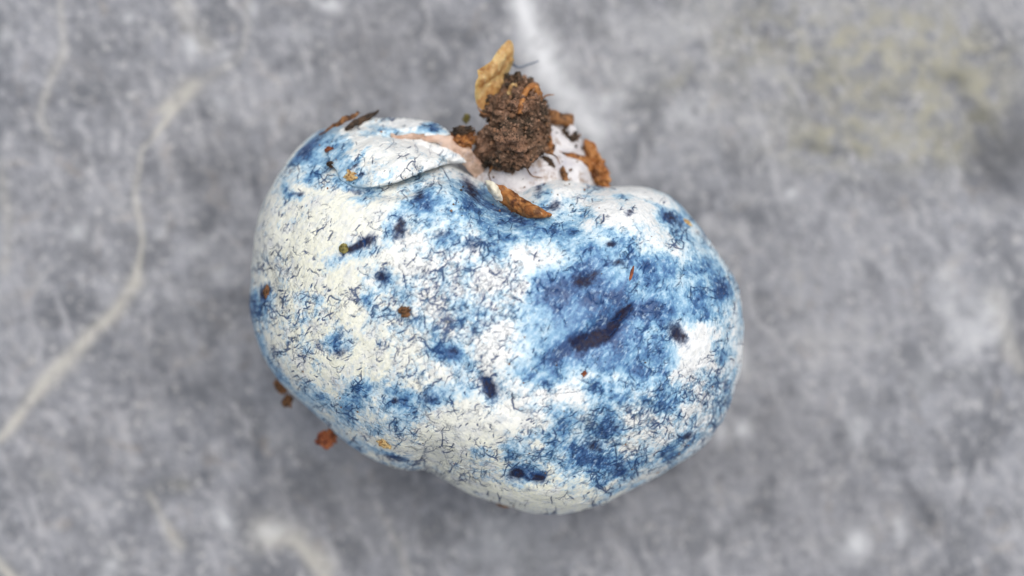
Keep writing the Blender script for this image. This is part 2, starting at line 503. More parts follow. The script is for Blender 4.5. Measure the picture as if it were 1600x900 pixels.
def polar(pts, c):
    q = closed_curve(pts) - np.array(c, float)
    th = np.arctan2(-q[:, 1], q[:, 0])
    r = np.hypot(q[:, 0], q[:, 1])
    o = np.argsort(th)
    th, r = th[o], r[o]
    th = np.concatenate([th - 2 * math.pi, th, th + 2 * math.pi])
    r = np.concatenate([r, r, r])
    return lambda a: np.interp(a, th, r)

R_CAP = polar(OUT, CPX)

def cube_sphere(n):
    t = np.tan(np.linspace(-math.pi / 4, math.pi / 4, n + 1))
    U, V = np.meshgrid(t, t, indexing='ij')
    one = np.ones_like(U)
    vs_, fs = [], []
    base = 0
    idx = np.arange((n + 1) ** 2).reshape(n + 1, n + 1)
    q = np.stack([idx[:-1, :-1], idx[1:, :-1], idx[1:, 1:], idx[:-1, 1:]], -1).reshape(-1, 4)
    for a in ((U, V, one), (V, U, -one), (one, U, V), (-one, V, U), (V, one, U), (U, -one, V)):
        p = np.stack([c.ravel() for c in a], 1)
        vs_.append(p / np.linalg.norm(p, axis=1, keepdims=True))
        fs.append(q + base)
        base += (n + 1) ** 2
    v = np.concatenate(vs_)
    f = np.concatenate(fs)
    key = np.round(v * 1e5).astype(np.int64)
    _, first, inv = np.unique(key, axis=0, return_index=True, return_inverse=True)
    return v[first], inv.ravel()[f]

BLUE = [(502, 226, 18, 42, -35, 1.2), (530, 240, 16, 30, 0, .55), (545, 262, 14, 10, 0, .5), (478, 258, 30, 20, 40, 1.0), (548, 292, 34, 10, -10, .9), (620, 201, 46, 7, -6, .75),
    (440, 345, 12, 8, 20, .6), (455, 306, 18, 5, -20, .8), (412, 470, 22, 24, 0, .75), (400, 515, 13, 46, 8, .75), (425, 585, 12, 40, 35, .95),
    (475, 470, 9, 18, -20, .65), (505, 482, 7, 14, 10, .6), (530, 470, 8, 8, 0, .5), (534, 543, 18, 26, -25, .8), (545, 386, 36, 20, 20, .6),
    (598, 440, 24, 20, 0, .7), (570, 472, 16, 12, 0, .75), (640, 465, 46, 36, 0, .38), (620, 350, 16, 26, -10, .4), (655, 315, 26, 12, 20, .6),
    (700, 325, 66, 30, -8, .75), (762, 318, 44, 22, -25, 1.1), (825, 350, 50, 20, -18, .85), (775, 372, 44, 24, 0, .6), (685, 378, 22, 12, 20, .5),
    (880, 345, 36, 20, -30, .5), (745, 465, 22, 22, 0, .42), (740, 505, 20, 30, 0, .5), (703, 556, 24, 18, 0, .85), (650, 520, 30, 20, 0, .2),
    (580, 615, 34, 18, 0, .55), (600, 645, 70, 30, 0, .5), (675, 628, 28, 20, 20, .75), (638, 658, 34, 18, 20, .6), (545, 640, 24, 20, 40, .5),
    (500, 628, 20, 16, 0, .6), (475, 620, 14, 22, 30, .5), (565, 700, 26, 10, -25, .6), (622, 717, 28, 11, -8, .9), (530, 680, 24, 8, -40, .55),
    (752, 630, 26, 14, -20, .75), (822, 578, 18, 14, 0, .75), (872, 500, 86, 80, 0, .30), (945, 510, 90, 50, 30, .40), (905, 470, 80, 66, 0, .25), (910, 445, 58, 36, 10, .75), (884, 482, 46, 40, 0, .45),
    (945, 480, 56, 34, 20, .5), (900, 560, 60, 26, 10, .6), (985, 552, 56, 30, 0, .65), (1040, 565, 28, 20, 0, .4), (842, 545, 40, 40, 0, .28),
    (880, 402, 56, 26, 0, .38), (930, 380, 30, 18, 0, .7), (1060, 425, 60, 48, 0, .62), (1098, 480, 36, 34, 0, .55), (1012, 405, 36, 26, 0, .35),
    (1055, 470, 40, 26, 0, .45), (1122, 440, 18, 46, -15, .4), (1035, 330, 30, 18, -20, .75), (1062, 316, 24, 10, -35, .6), (1092, 365, 22, 30, -30, .45),
    (1125, 552, 13, 30, 0, .8), (1145, 490, 8, 30, 0, .3), (962, 662, 30, 22, 10, .48), (920, 690, 40, 28, 0, .36), (900, 650, 56, 36, 0, .24),
    (975, 612, 60, 22, 10, .40), (1046, 642, 17, 14, 0, .7), (1078, 682, 26, 9, 20, .65), (972, 738, 26, 9, 15, .8), (1037, 712, 26, 9, 25, .7),
    (930, 722, 24, 18, 0, .35), (868, 682, 30, 20, 0, .45), (803, 690, 18, 22, 0, .5), (752, 716, 26, 7, 0, .55), (822, 738, 60, 20, 0, .5),
    (935, 752, 12, 10, 30, .5), (975, 762, 24, 7, 25, .6), (1010, 560, 40, 20, 0, .3), (845, 295, 10, 26, 0, .6), (905, 300, 14, 8, 0, .4),
    (965, 318, 12, 14, 0, .6), (930, 320, 14, 8, 0, .5), (840, 440, 26, 30, 0, .3), (1085, 600, 40, 20, 0, .25), (1030, 620, 40, 18, 0, .3), (980, 500, 60, 50, 0, .25),
    (548, 230, 9, 7, 20, .9), (582, 214, 12, 6, 20, .7), (640, 252, 16, 4, 20, .6), (598, 268, 14, 5, 15, .7), (668, 201, 22, 6, -10, .8), (572, 246, 10, 5, 30, .6), (690, 240, 12, 4, -10, .5), (534, 248, 8, 6, 10, .8), (556, 258, 12, 5, 30, .7), (590, 232, 18, 5, 30, .4), (540, 275, 14, 9, 0, .5),
    (1092, 545, 26, 44, -20, -1.1), (1070, 575, 16, 20, -10, -.5), (785, 418, 40, 44, 0, -.25), (778, 540, 34, 48, 0, -.28), (700, 690, 60, 34, 0, -.5), (1002, 652, 26, 24, 0, -.5), (870, 618, 44, 12, 0, -.45),
    (960, 342, 34, 20, 0, -.4), (1000, 300, 50, 10, -5, -.6), (1050, 385, 24, 12, 0, -.6), (830, 398, 30, 22, 0, -.4), (560, 335, 60, 26, 20, -.4), (640, 412, 30, 30, 0, -.4),
    (555, 490, 26, 46, 0, -.35), (470, 410, 50, 50, 0, -.4), (610, 240, 80, 30, 0, -.1), (660, 535, 22, 20, 0, -.3), (790, 665, 60, 18, 0, -.5), (790, 780, 120, 14, -10, -.6)]
DARK = [(908, 536, 20, 12, 12, 1.0), (936, 522, 24, 11, 32, .9), (968, 501, 23, 9, 50, 1.1), (986, 486, 10, 6, 40, .5), (908, 437, 20, 14, 20, .8), (935, 425, 16, 9, 20, .4),
    (1060, 521, 18, 13, -52, .95), (763, 607, 22, 11, -58, 1.05), (806, 738, 12, 9, 0, .85), (842, 743, 11, 8, 0, .8), (825, 739, 34, 13, 0, .28),
    (930, 697, 20, 12, 0, .55), (915, 685, 26, 16, 0, .2), (960, 663, 16, 10, 10, .45), (572, 376, 20, 8, 30, .85), (548, 393, 18, 6, 22, .8), (628, 355, 9, 20, -6, .85),
    (598, 433, 11, 12, 0, .8), (416, 454, 8, 14, 0, .9), (654, 306, 14, 8, 30, .7), (738, 380, 22, 12, 0, .6), (690, 366, 14, 5, 20, .6), (795, 334, 44, 8, -25, .6),  # last entry paints in part of the shade under the bark flake
    (675, 622, 18, 13, 20, .6), (620, 627, 6, 6, 0, .9), (620, 717, 22, 8, -6, .6), (530, 550, 14, 12, 0, .55), (535, 520, 8, 14, -30, .35), (1052, 344, 24, 8, -32, .7),
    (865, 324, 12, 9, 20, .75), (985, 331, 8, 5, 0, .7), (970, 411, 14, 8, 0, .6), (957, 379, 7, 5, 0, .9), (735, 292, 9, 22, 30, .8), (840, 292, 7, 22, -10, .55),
    (1075, 680, 12, 5, 25, .8), (970, 722, 14, 7, 20, .6), (560, 298, 26, 5, 4, .5), (500, 215, 8, 24, -35, .45), (465, 305, 10, 4, 0, .7),  # middle entry: crevice shade below the folded margin, painted into the skin
    (705, 548, 9, 7, 0, .6), (755, 505, 8, 7, 0, .5), (740, 515, 6, 8, 0, .5), (765, 470, 6, 6, 0, .4), (552, 178, 20, 6, 10, .7), (556, 258, 9, 4, 40, .7), (565, 275, 8, 6, 0, .5),
    (500, 620, 8, 8, 0, .3), (545, 650, 10, 14, -20, .35), (825, 763, 14, 5, 0, .35), (1042, 640, 8, 7, 0, .35), (1125, 560, 6, 14, 0, .3)]
CRK = [(690, 520, 90, 90, 0, .8), (640, 470, 70, 60, 0, .5), (450, 520, 60, 110, 0, .6), (430, 400, 40, 80, 0, .5), (1080, 660, 90, 80, 0, 1.2), (1030, 690, 80, 50, 20, .7), (960, 720, 80, 50, 0, .6), (740, 440, 70, 60, 0, .5),
    (900, 640, 100, 50, 0, .4), (760, 720, 120, 40, 0, .4), (600, 670, 100, 50, 0, .5), (1120, 520, 40, 120, 0, .6), (700, 350, 90, 50, 0, .3), (500, 330, 50, 40, 0, .3), (950, 560, 100, 50, 0, .2), (800, 480, 60, 50, 0, .3),
    (600, 240, 90, 40, 0, -.05), (560, 340, 50, 40, 0, -.3), (1090, 545, 28, 40, -20, -1.0), (480, 420, 40, 40, 0, -.1)]
CREAM = [(480, 440, 130, 170, 0, .9), (600, 620, 160, 110, 0, .7), (800, 740, 200, 70, 0, .9), (900, 790, 120, 30, 0, .4), (560, 300, 120, 60, 0, .25), (1000, 650, 80, 40, 0, .2)]

X0, Y0, GW, GH = 370, 160, 810, 660          # sheet of skin seen from above, one cell per 0.05 mm

def blur(a, r):
    k = np.exp(-0.5 * (np.arange(-3 * r, 3 * r + 1) / r) ** 2)
    k /= k.sum()
    a = np.apply_along_axis(lambda t: np.convolve(t, k, 'same'), 0, a)
    return np.apply_along_axis(lambda t: np.convolve(t, k, 'same'), 1, a)

def draw_cracks():
    """branching shrinkage cracks grown as short curling walks, thickest where the skin is most crazed"""
    r_ = np.random.default_rng(21)
    gy, gx = np.mgrid[0:GH, 0:GW]
    p = np.stack([gx.ravel() * 0.05, gy.ravel() * 0.05, np.zeros(gx.size)], 1)
    dens = np.clip(0.35 + gauss((gx + X0).ravel().astype(float), (gy + Y0).ravel().astype(float), CRK), 0.02, 1.2)
    clump = smooth(-0.10, 0.34, fbm(p, 0.62, 3, 201)) + 0.9 * smooth(0.02, 0.40, fbm(p, 1.5, 2, 207))
    dens = dens * (0.25 + clump + 0.35 * smooth(0.9, 1.2, dens)) + 0.20 * np.clip(gauss((gx + X0).ravel().astype(float), (gy + Y0).ravel().astype(float), BLUE), 0, 1) * clump
    cdf = np.cumsum(dens); cdf /= cdf[-1]
    line = np.zeros((GH, GW))
    lean = fbm(p, 0.12, 2, 211).reshape(GH, GW)
    off = np.arange(-4, 5)
    
    def walk(x, y, a, n, wd, dk, depth):
        a0 = a
        for i in range(n):
            t = (i + 0.5) / n
            ww = wd * (0.35 + 0.65 * math.sin(math.pi * min(1, t * 0.9 + 0.1)) ** 0.7)
            ix, iy = int(x), int(y)
            if ix < 5 or iy < 5 or ix > GW - 6 or iy > GH - 6:
                return
            d2 = ((ix + off - x) ** 2)[None, :] + ((iy + off - y) ** 2)[:, None]
            st = dk * np.exp(-d2 / (2 * ww * ww))
            blk = line[iy - 4:iy + 5, ix - 4:ix + 5]
            np.maximum(blk, st, out=blk)
            x += math.cos(a) * 1.0; y -= math.sin(a) * 1.0
            a += r_.normal(0, 0.09)
            if r_.random() < 0.20:
                a += r_.normal(0, 0.75)
            a += (a0 - a) * 0.04
            if depth < 2 and r_.random() < 0.06:
                walk(x, y, a + r_.choice([-1, 1]) * r_.uniform(0.6, 1.6), int(n * r_.uniform(0.3, 0.7)), wd * 0.85, dk * 0.9, depth + 1)
    for q in r_.random(5700):
        k = int(np.searchsorted(cdf, q))
        y, x = divmod(k, GW)
        a = math.radians(52) + lean[y, x] * 0.9 + r_.normal(0, 0.55) + (math.pi if r_.random() < 0.5 else 0)
        n = int(np.clip(r_.lognormal(2.40, 0.68), 3, 60))
        walk(x + 0.5, y + 0.5, a, n, r_.uniform(0.48, 0.85) * (1.6 if r_.random() < 0.10 else 1.0), r_.uniform(0.30, 1.0), 0)
    # a few long seams the photograph shows
    for pts in ([(800, 622), (830, 618), (870, 615), (905, 610), (935, 598)], [(672, 552), (690, 530), (705, 512)], [(960, 645), (975, 660), (972, 672), (985, 668)], [(947, 530), (962, 512), (975, 498), (990, 484)],
                [(640, 640), (668, 605), (690, 590)], [(598, 490), (615, 512), (606, 540)], [(644, 560), (650, 580), (636, 590)], [(612, 505), (640, 500), (646, 530), (632, 545), (612, 540)], [(625, 480), (640, 460)], [(700, 430), (725, 420), (742, 424)]):
        q = resample(np.array(pts, float), 14 * len(pts))
        q += r_.normal(0, 0.5, q.shape)
        for (x, y) in q:
            x -= X0; y -= Y0
            ix, iy = int(x), int(y)
            d2 = ((ix + off - x) ** 2)[None, :] + ((iy + off - y) ** 2)[:, None]
            blk = line[iy - 4:iy + 5, ix - 4:ix + 5]
            np.maximum(blk, 0.8 * np.exp(-d2 / 1.1), out=blk)
    smud = blur(line, 4) * 1.9 + blur(line, 12) * 1.3
    smud = smud / (1 + 0.75 * smud)
    return line, smud

def resample(pts, n):
    q = np.array(pts, float)
    t = np.linspace(0, len(q) - 1, n)
    out = []
    for tt in t:
        i = min(int(tt), len(q) - 2); u = tt - i
        p0, p1, p2, p3 = q[max(i - 1, 0)], q[i], q[i + 1], q[min(i + 2, len(q) - 1)]
        out.append(0.5 * ((2 * p1) + (-p0 + p2) * u + (2 * p0 - 5 * p1 + 4 * p2 - p3) * u * u + (-p0 + 3 * p1 - 3 * p2 + p3) * u ** 3))
    return np.array(out)

LINE, SMUDGE = draw_cracks()

def look(img, px, py):
    x = np.clip(px - X0 - 0.5, 0, GW - 2.001); y = np.clip(py - Y0 - 0.5, 0, GH - 2.001)
    ix, iy = x.astype(int), y.astype(int)
    u, t = x - ix, y - iy
    return (img[iy, ix] * (1 - u) + img[iy, ix + 1] * u) * (1 - t) + (img[iy + 1, ix] * (1 - u) + img[iy + 1, ix + 1] * u) * t

def skin_attrs(v):
    px, py = to_px(v)
    jx = fbm(v, 0.55, 3, 101) * 13
    jy = fbm(v + 31, 0.55, 3, 103) * 13
    x = px + jx + fbm(v + 11, 0.26, 3, 107) * 26
    y = py + jy + fbm(v + 71, 0.26, 3, 109) * 26
    blue = gauss(x, y, BLUE, 0.8) * 0.92
    blue += gauss(x, y, [(a, b, rx * 1.6 + 4, ry * 1.6 + 6, an, am * .22) for a, b, rx, ry, an, am in DARK])
    blue = np.where(blue > 0.80, 0.80 + (blue - 0.80) * 0.40, blue)
    blue += -0.09 + 0.18 * smooth(740, 980, px)
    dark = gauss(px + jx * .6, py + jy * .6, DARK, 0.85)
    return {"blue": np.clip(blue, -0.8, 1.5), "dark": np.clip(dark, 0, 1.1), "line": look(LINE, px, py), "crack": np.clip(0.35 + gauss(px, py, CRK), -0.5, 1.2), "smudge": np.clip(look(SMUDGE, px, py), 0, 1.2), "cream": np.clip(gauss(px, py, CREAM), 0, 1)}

def dome_z(px, py, lim=0.985):
    """height of the plain dome above a photo pixel (no dents)"""
    z = np.full(np.shape(px), 20.0)
    for _ in range(4):
        th = np.arctan2(-(py - CPX[1]), px - CPX[0])
        # compare in equator pixels
        kx = (px - 800) * (ZC - z) / (ZC - ZEQ) + 800
        ky = (py - 450) * (ZC - z) / (ZC - ZEQ) + 450
        s = np.hypot(kx - CPX[0], ky - CPX[1]) / R_CAP(np.arctan2(-(ky - CPX[1]), kx - CPX[0]))
        s = np.clip(s, 0, lim)
        z = ZEQ + HT * np.sqrt(np.clip(1 - s ** (2 / 0.94), 0, 1)) ** 0.94
    return z

fungus = empty("pouch_fungus", at(770, 500, 0), "blue and cream bruised pouch fungus lying on its side on the grey rock", "fungus")

def build_cap():
    d, f = cube_sphere(350)
    th = np.arctan2(d[:, 1], d[:, 0])
    cosl = np.hypot(d[:, 0], d[:, 1])
    e = 0.94
    rr = cosl ** e
    s = K * (ZC - ZEQ)
    Rm = float(np.mean(R_CAP(np.linspace(-math.pi, math.pi, 400))))
    R = Rm + (R_CAP(th) - Rm) * smooth(0.15, 0.85, rr)
    c = at(*CPX, ZEQ)
    low = d[:, 2] < 0
    zz = np.abs(d[:, 2]) ** e
    shrink = np.where(low, 1 - 0.10 * zz, 1.0)
    v = np.stack([c[0] + R * s * rr * np.cos(th) * shrink, c[1] + R * s * rr * np.sin(th) * shrink, np.where(low, ZEQ - HB * zz, ZEQ + HT * zz)], 1)
    nrm = d * np.array([1 / 19., 1 / 15., 1 / HT])
    nrm /= np.linalg.norm(nrm, axis=1, keepdims=True)
    px, py = to_px(v)
    up = smooth(-0.15, 0.15, d[:, 2])
    dents = gauss(px, py, [(945, 512, 62, 17, 33, -.55), (972, 500, 30, 5, 48, -.25), (908, 437, 34, 22, 20, -.25), (1060, 521, 24, 17, -50, -.35), (763, 607, 30, 15, -58, -.45),
        (825, 742, 40, 18, 0, -.35), (628, 353, 14, 28, -8, -.3), (560, 386, 34, 13, 28, -.3), (672, 700, 40, 60, 10, -.22), (664, 748, 30, 34, 0, -.3), (925, 690, 40, 24, 0, -.3),
        (1040, 340, 50, 22, -30, -.35), (610, 240, 100, 52, 8, -2.0), (560, 292, 46, 10, 4, -.4), (640, 285, 60, 9, 18, -.35), (500, 240, 22, 46, -35, -.6), (830, 770, 100, 30, 0, .5),
        (800, 330, 80, 30, -10, -.25), (900, 360, 60, 40, 0, -.4), (1000, 330, 60, 26, 0, .35), (700, 300, 60, 20, -30, .5), (870, 300, 30, 16, 0, .5), (598, 436, 20, 16, 0, -.18), (416, 456, 14, 20, 0, -.25), (960, 420, 70, 10, 55, .15), (880, 640, 120, 20, 15, .15)])
    disp = dents * up + fbm(v, 0.075, 2, 51) * 0.55 + fbm(v, 0.30, 3, 53) * 0.20 + fbm(v, 1.3, 3, 57) * 0.07 - 0.05 * look(LINE, px, py) * up
    # wrinkles that run into the notch
    v = v + nrm * disp[:, None]
    v[:, 2] = np.where(v[:, 2] < 0.9, 0.9 - 0.9 * np.tanh((0.9 - v[:, 2]) / 0.9), v[:, 2])   # settles flat on the stone
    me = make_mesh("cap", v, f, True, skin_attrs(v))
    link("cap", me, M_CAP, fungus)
    return v
CAPV = build_cap()
SPX, SPY = to_px(CAPV)
TOP = CAPV[:, 2] > ZEQ - 1.0
TV, TX, TY = CAPV[TOP], SPX[TOP], SPY[TOP]

def build_fold():
    pts = [(512, 242), (520, 262), (543, 287), (578, 293), (618, 286), (660, 269), (700, 256), (730, 254), (736, 244), (724, 228), (706, 210), (688, 196), (650, 187), (600, 184), (556, 190), (525, 212)]
    cpx = (618, 236)
    Rf = polar(pts, cpx)
    d, f = cube_sphere(130)
    th = np.arctan2(d[:, 1], d[:, 0])
    rr = np.hypot(d[:, 0], d[:, 1]) ** 0.8
    ring = np.stack([np.cos(th), np.sin(th), 0 * th], 1)
    Rt = Rf(th) * (1 + 0.035 * rr * fbm(ring * 3, 2.2, 3, 91))
    px = cpx[0] + Rt * rr * np.cos(th)
    py = cpx[1] - Rt * rr * np.sin(th)
    zm = dome_z(px, py, 0.93) - 0.95
    # gently rounded petal, crease where the torn flesh runs in
    thick = np.where(d[:, 2] > 0, 1.5, 1.1) * np.abs(d[:, 2]) ** 0.8 * np.sign(d[:, 2])
    crease = seg_dist(px, py, [(600, 214), (650, 213), (700, 226), (745, 250)])
    thick = thick * (0.25 + 0.75 * smooth(506, 600, px))
    z = zm + thick - np.where(d[:, 2] > 0, 0.8 * np.exp(-(crease / 8) ** 2), 0)
    z -= 2.5 * smooth(214, 180, py)
    v = np.stack([(px - 800) * K * (ZC - z), (450 - py) * K * (ZC - z), z], 1)
    v[:, 2] += fbm(v, 0.25, 3, 61) * 0.5 + fbm(v, 0.9, 3, 63) * 0.2 + fbm(v @ np.array([[.94, .34, 0], [-.34, .94, 0], [0, 0, 1]]).T * np.array([.22, 1.3, .5]), 1.0, 3, 65) * 0.38 - 0.06 * look(LINE, px, py)
    me = make_mesh("folded_margin", v, f, True, skin_attrs(v))
    link("folded_margin", me, M_CAP, fungus)
    return v
FOLDV = build_fold()
fx, fy = to_px(FOLDV)
FT = np.ones(len(FOLDV), bool)
TV = np.concatenate([TV, FOLDV[FT]]); TX = np.concatenate([TX, fx[FT]]); TY = np.concatenate([TY, fy[FT]])

def surf(px, py, r=9.0):
    """highest fungus skin point under a pixel, and its local normal"""
    m = np.hypot(TX - px, TY - py) < r
    if m.sum() < 6:
        i = np.argmin(np.hypot(TX - px, TY - py)); return TV[i], np.array([0, 0, 1.0])
    q = TV[m]
    q = q[q[:, 2] > q[:, 2].max() - 2.0]
    c = q.mean(0)
    A = np.c_[q[:, :2] - c[:2], np.ones(len(q))]
    co = np.linalg.lstsq(A, q[:, 2], rcond=None)[0]
    n = np.array([-co[0], -co[1], 1.0]); n /= np.linalg.norm(n)
    return at(px, py, c[2]), n

def tube(path, radii, seg=14, flat=1.0, cap=True, jitter=0.0, seed=0):
    """lofted tube along 3-D points (mm)"""
    path = np.array(path, float)
    n = len(path)
    tn = np.gradient(path, axis=0)
    tn /= np.linalg.norm(tn, axis=1, keepdims=True)
    verts, faces = [], []
    for i in range(n):
        side = np.cross(tn[i], [0, 0, 1.0]); side /= max(np.linalg.norm(side), 1e-6)
        up = np.cross(side, tn[i])
        for j in range(seg):
            a = 2 * math.pi * j / seg
            verts.append(path[i] + radii[i] * (math.cos(a) * side + flat * math.sin(a) * up))
    for i in range(n - 1):
        for j in range(seg):
            a, b = i * seg + j, i * seg + (j + 1) % seg
            faces.append((a, b, b + seg, a + seg))
    if cap:
        faces.append(tuple(range(seg))[::-1]); faces.append(tuple((n - 1) * seg + j for j in range(seg)))
    verts = np.array(verts)
    if jitter:
        verts += np.stack([fbm(verts + 9 * k, 1.2, 3, seed + k) for k in range(3)], 1) * jitter
    return verts, faces

# the stem stub: widest where it leaves the cap, leaning up the picture
secs = [(806, 350, 12.5, 118), (815, 315, 12.6, 118), (820, 285, 12.4, 116), (822, 255, 12.0, 102), (818, 225, 11.5, 84), (812, 200, 11.0, 66), (806, 178, 10.8, 42), (802, 164, 10.6, 14)]
sp = resample([(*at(a, b, z), w * K * (ZC - z)) for a, b, z, w in secs], 40)
sv, sf = tube(sp[:, :3], sp[:, 3], 48, flat=0.85, jitter=0.5, seed=5)
link("stem", make_mesh("stem", sv, sf), M_STEM, fungus)

# the torn edge of flesh between the fold and the stem
tp = resample([(*at(610, 214, 18.5), .2), (*at(650, 213, 18.5), .30), (*at(690, 219, 18.4), .44), (*at(715, 234, 17.8), .62), (*at(735, 254, 17.5), .60), (*at(752, 274, 16.6), .35)], 26)
tv, tf = tube(tp[:, :3], tp[:, 3], 18, flat=0.7, jitter=0.45, seed=15)
link("torn_flesh", make_mesh("torn_flesh", tv, tf), M_TORN, fungus)

# ------------------------------------------------------------------ clods, crumbs and scraps
def blob(c, size, ang=0.0, normal=(0, 0, 1), rough=0.35, freq=1.0, n=14, seed=1, pointed=0.0):
    d, f = cube_sphere(n)
    s = np.array(size, float)
    m = s.max()
    k = 1 + rough * fbm(d + seed * 3.7, 1.6 * freq, 4, seed) + 0.35 * rough * fbm(d + seed, 5.0 * freq, 2, seed + 9)
    v = d * k[:, None] * s
    if pointed:
        v[:, 1] *= 1 - pointed * np.clip(v[:, 0] / s[0], -1, 1)
    a = math.radians(ang)
    v = v @ np.array([[math.cos(a), math.sin(a), 0], [-math.sin(a), math.cos(a), 0], [0, 0, 1]])
    q = Vector((0, 0, 1)).rotation_difference(Vector(normal)).to_matrix()
    v = v @ np.array(q).T
    return v + np.asarray(c), f

def shell(left, right, zf, thick, n=30, m=14, bulge=0.5, seed=1, rough=0.15):
    """thin curled scrap between two edges given in pixels with heights"""
    L = resample([at(a, b, z) for a, b, z in left], n)
    R = resample([at(a, b, z) for a, b, z in right], n)
    u = np.linspace(0, 1, m)
    top = (L[:, None] * (1 - u)[None, :, None] + R[:, None] * u[None, :, None])
    w = np.linalg.norm(L - R, axis=1)
    top[:, :, 2] += bulge * np.sin(math.pi * u)[None, :] * np.clip(w / max(w.max(), 1e-6), 0, 1)[:, None]
    top = top.reshape(-1, 3)
    top += np.stack([fbm(top + 5 * k, 0.9, 3, seed + k) for k in range(3)], 1) * rough
    edge = np.minimum(1, 3.2 * np.minimum(u, 1 - u) + 0.15)
    th = np.tile(edge, n) * thick
    bot = top.copy(); bot[:, 2] -= th
    v = np.concatenate([top, bot])
    N = n * m
    idx = np.arange(N).reshape(n, m)
    f = []
    for i in range(n - 1):
        for j in range(m - 1):
            a, b, c, d = idx[i, j], idx[i, j + 1], idx[i + 1, j + 1], idx[i + 1, j]
            f.append((a, d, c, b)); f.append((N + a, N + b, N + c, N + d))
    rim = [idx[0, j] for j in range(m)] + [idx[i, m - 1] for i in range(1, n)] + [idx[n - 1, j] for j in range(m - 2, -1, -1)] + [idx[i, 0] for i in range(n - 2, 0, -1)]
    for k in range(len(rim)):
        a, b = int(rim[k]), int(rim[(k + 1) % len(rim)])
        f.append((a, b, N + b, N + a))
    return v, [tuple(int(i) for i in q) for q in f]

# soil clump stuck to the stem
soil = empty("soil_clump", at(800, 215, 12), "dark brown crumbly soil clump stuck to the end of the stem", "soil clump")
clods = [((798, 222, 17.2), (2.6, 2.4, 3.3), 10, 3), ((812, 178, 17.4), (2.0, 1.9, 2.8), 30, 8), ((812, 146, 16.4), (1.5, 1.5, 1.6), 20, 12), ((842, 208, 15.8), (0.85, 2.1, 1.8), -6, 17), ((765, 240, 15.8), (1.2, 1.3, 1.8), 0, 23), ((782, 174, 16.8), (1.2, 1.1, 1.4), 0, 29)]
spots = []
for (p, size, ang, sd) in clods:
    v, f = blob(at(*p), size, ang, rough=0.55, freq=1.5, n=44, seed=sd)
    v += np.stack([fbm(v + 7 * k, 1.7, 3, sd + k) for k in range(3)], 1) * 0.30
    link("clod", make_mesh("clod", v, f, True, {"tone": 0.5 + 0.35 * fbm(v, 0.6, 2, 71)}), M_SOIL, soil)
    spots.append(v)
allv = np.concatenate(spots)
def grains(name, pts, rmin, rmax, parent, mat, seed):
    r_ = np.random.default_rng(seed)
    d, f = cube_sphere(3)
    V, F, T = [], [], []
    for i, p in enumerate(pts):
        s = r_.uniform(rmin, rmax) * r_.uniform(0.55, 1.25, 3)
        q = d * s * (1 + 0.30 * r_.uniform(-1, 1, (len(d), 1)))
        e = Matrix.Rotation(r_.uniform(0, 6.28), 3, Vector(r_.normal(size=3)).normalized())
        q = q @ np.array(e).T + p
        F.append(f + i * len(d)); V.append(q); T.append(np.full(len(d), r_.uniform(0, 1)))
    me = make_mesh(name, np.concatenate(V), np.concatenate(F), False, {"tone": np.concatenate(T)})
    o = link(name, me, mat, parent)
    o["kind"] = "stuff"
    return o
sel = RNG.choice(len(allv), 1300)
grains("soil_grains", allv[sel], 0.08, 0.26, soil, M_SOIL, 3)
near = sv[(sv[:, 2] > 12.5) & (sv[:, 1] > at(0, 300, 14)[1])]
grains("soil_grains", near[RNG.choice(len(near), 170)] + RNG.normal(0, 0.12, (170, 3)), 0.05, 0.17, soil, M_SOIL, 5)
# root fibre looping over the clump
rp = resample([at(812, 178, 20.3), at(814, 160, 20.0), at(819, 146, 19.4), at(830, 135, 18.8), at(838, 142, 18.4), at(836, 156, 18.0)], 30)
rv, rf = tube(rp, np.linspace(0.22, 0.30, 30), 10, jitter=0.15, seed=31)
link("rootlet", make_mesh("rootlet", rv, rf), M_BARK, soil)
for i, pts in enumerate([[(752, 226, 17.5), (744, 214, 18.0), (741, 200, 17.6)], [(840, 160, 17.0), (852, 150, 17.2), (866, 148, 16.6)], [(850, 236, 17.4), (866, 244, 17.6), (876, 256, 17.0)],
                         [(770, 258, 17.6), (764, 272, 18.0), (768, 284, 17.6)], [(822, 262, 18.4), (830, 274, 18.2), (846, 278, 17.6)], [(764, 182, 18.0), (752, 176, 18.2), (746, 166, 17.8)]]):
    rv, rf = tube(resample([at(*q) for q in pts], 16), np.linspace(0.09, 0.035, 16), 7, jitter=0.12, seed=80 + i)
    link("root_thread", make_mesh("root_thread", rv, rf), M_BROWN, soil)
for i, (a, b, z, sz, ang) in enumerate([(838, 152, 17.2, (.5, .85, .6), 0), (800, 140, 18.0, (.6, .3, .3), 60), (857, 225, 16.4, (.35, .8, .5), 5), (818, 250, 18.2, (.7, .28, .35), 35)]):
    v, f = blob(at(a, b, z), sz, ang, rough=0.5, n=12, seed=40 + i)
    link("bark_bit", make_mesh("bark_bit", v, f), [M_BROWN, M_TAN, M_BARK, M_BROWN][i], soil)

# amber leaf scrap standing up out of the clump
v, f = shell([(793, 63, 16.4), (778, 80, 17.6), (762, 99, 18.6), (745, 116, 19.0), (737, 135, 18.9), (741, 154, 18.2), (756, 172, 17.4)],
             [(799, 66, 16.2), (802, 84, 16.3), (799, 101, 16.0), (796, 116, 15.6), (795, 130, 15.6), (790, 150, 16.2), (778, 170, 16.8)], None, 0.2, n=44, m=22, bulge=0.55, seed=3, rough=0.42)
single("leaf_scrap", v, f, M_AMBER, "pointed amber leaf scrap standing up from the soil clump", "leaf scrap")

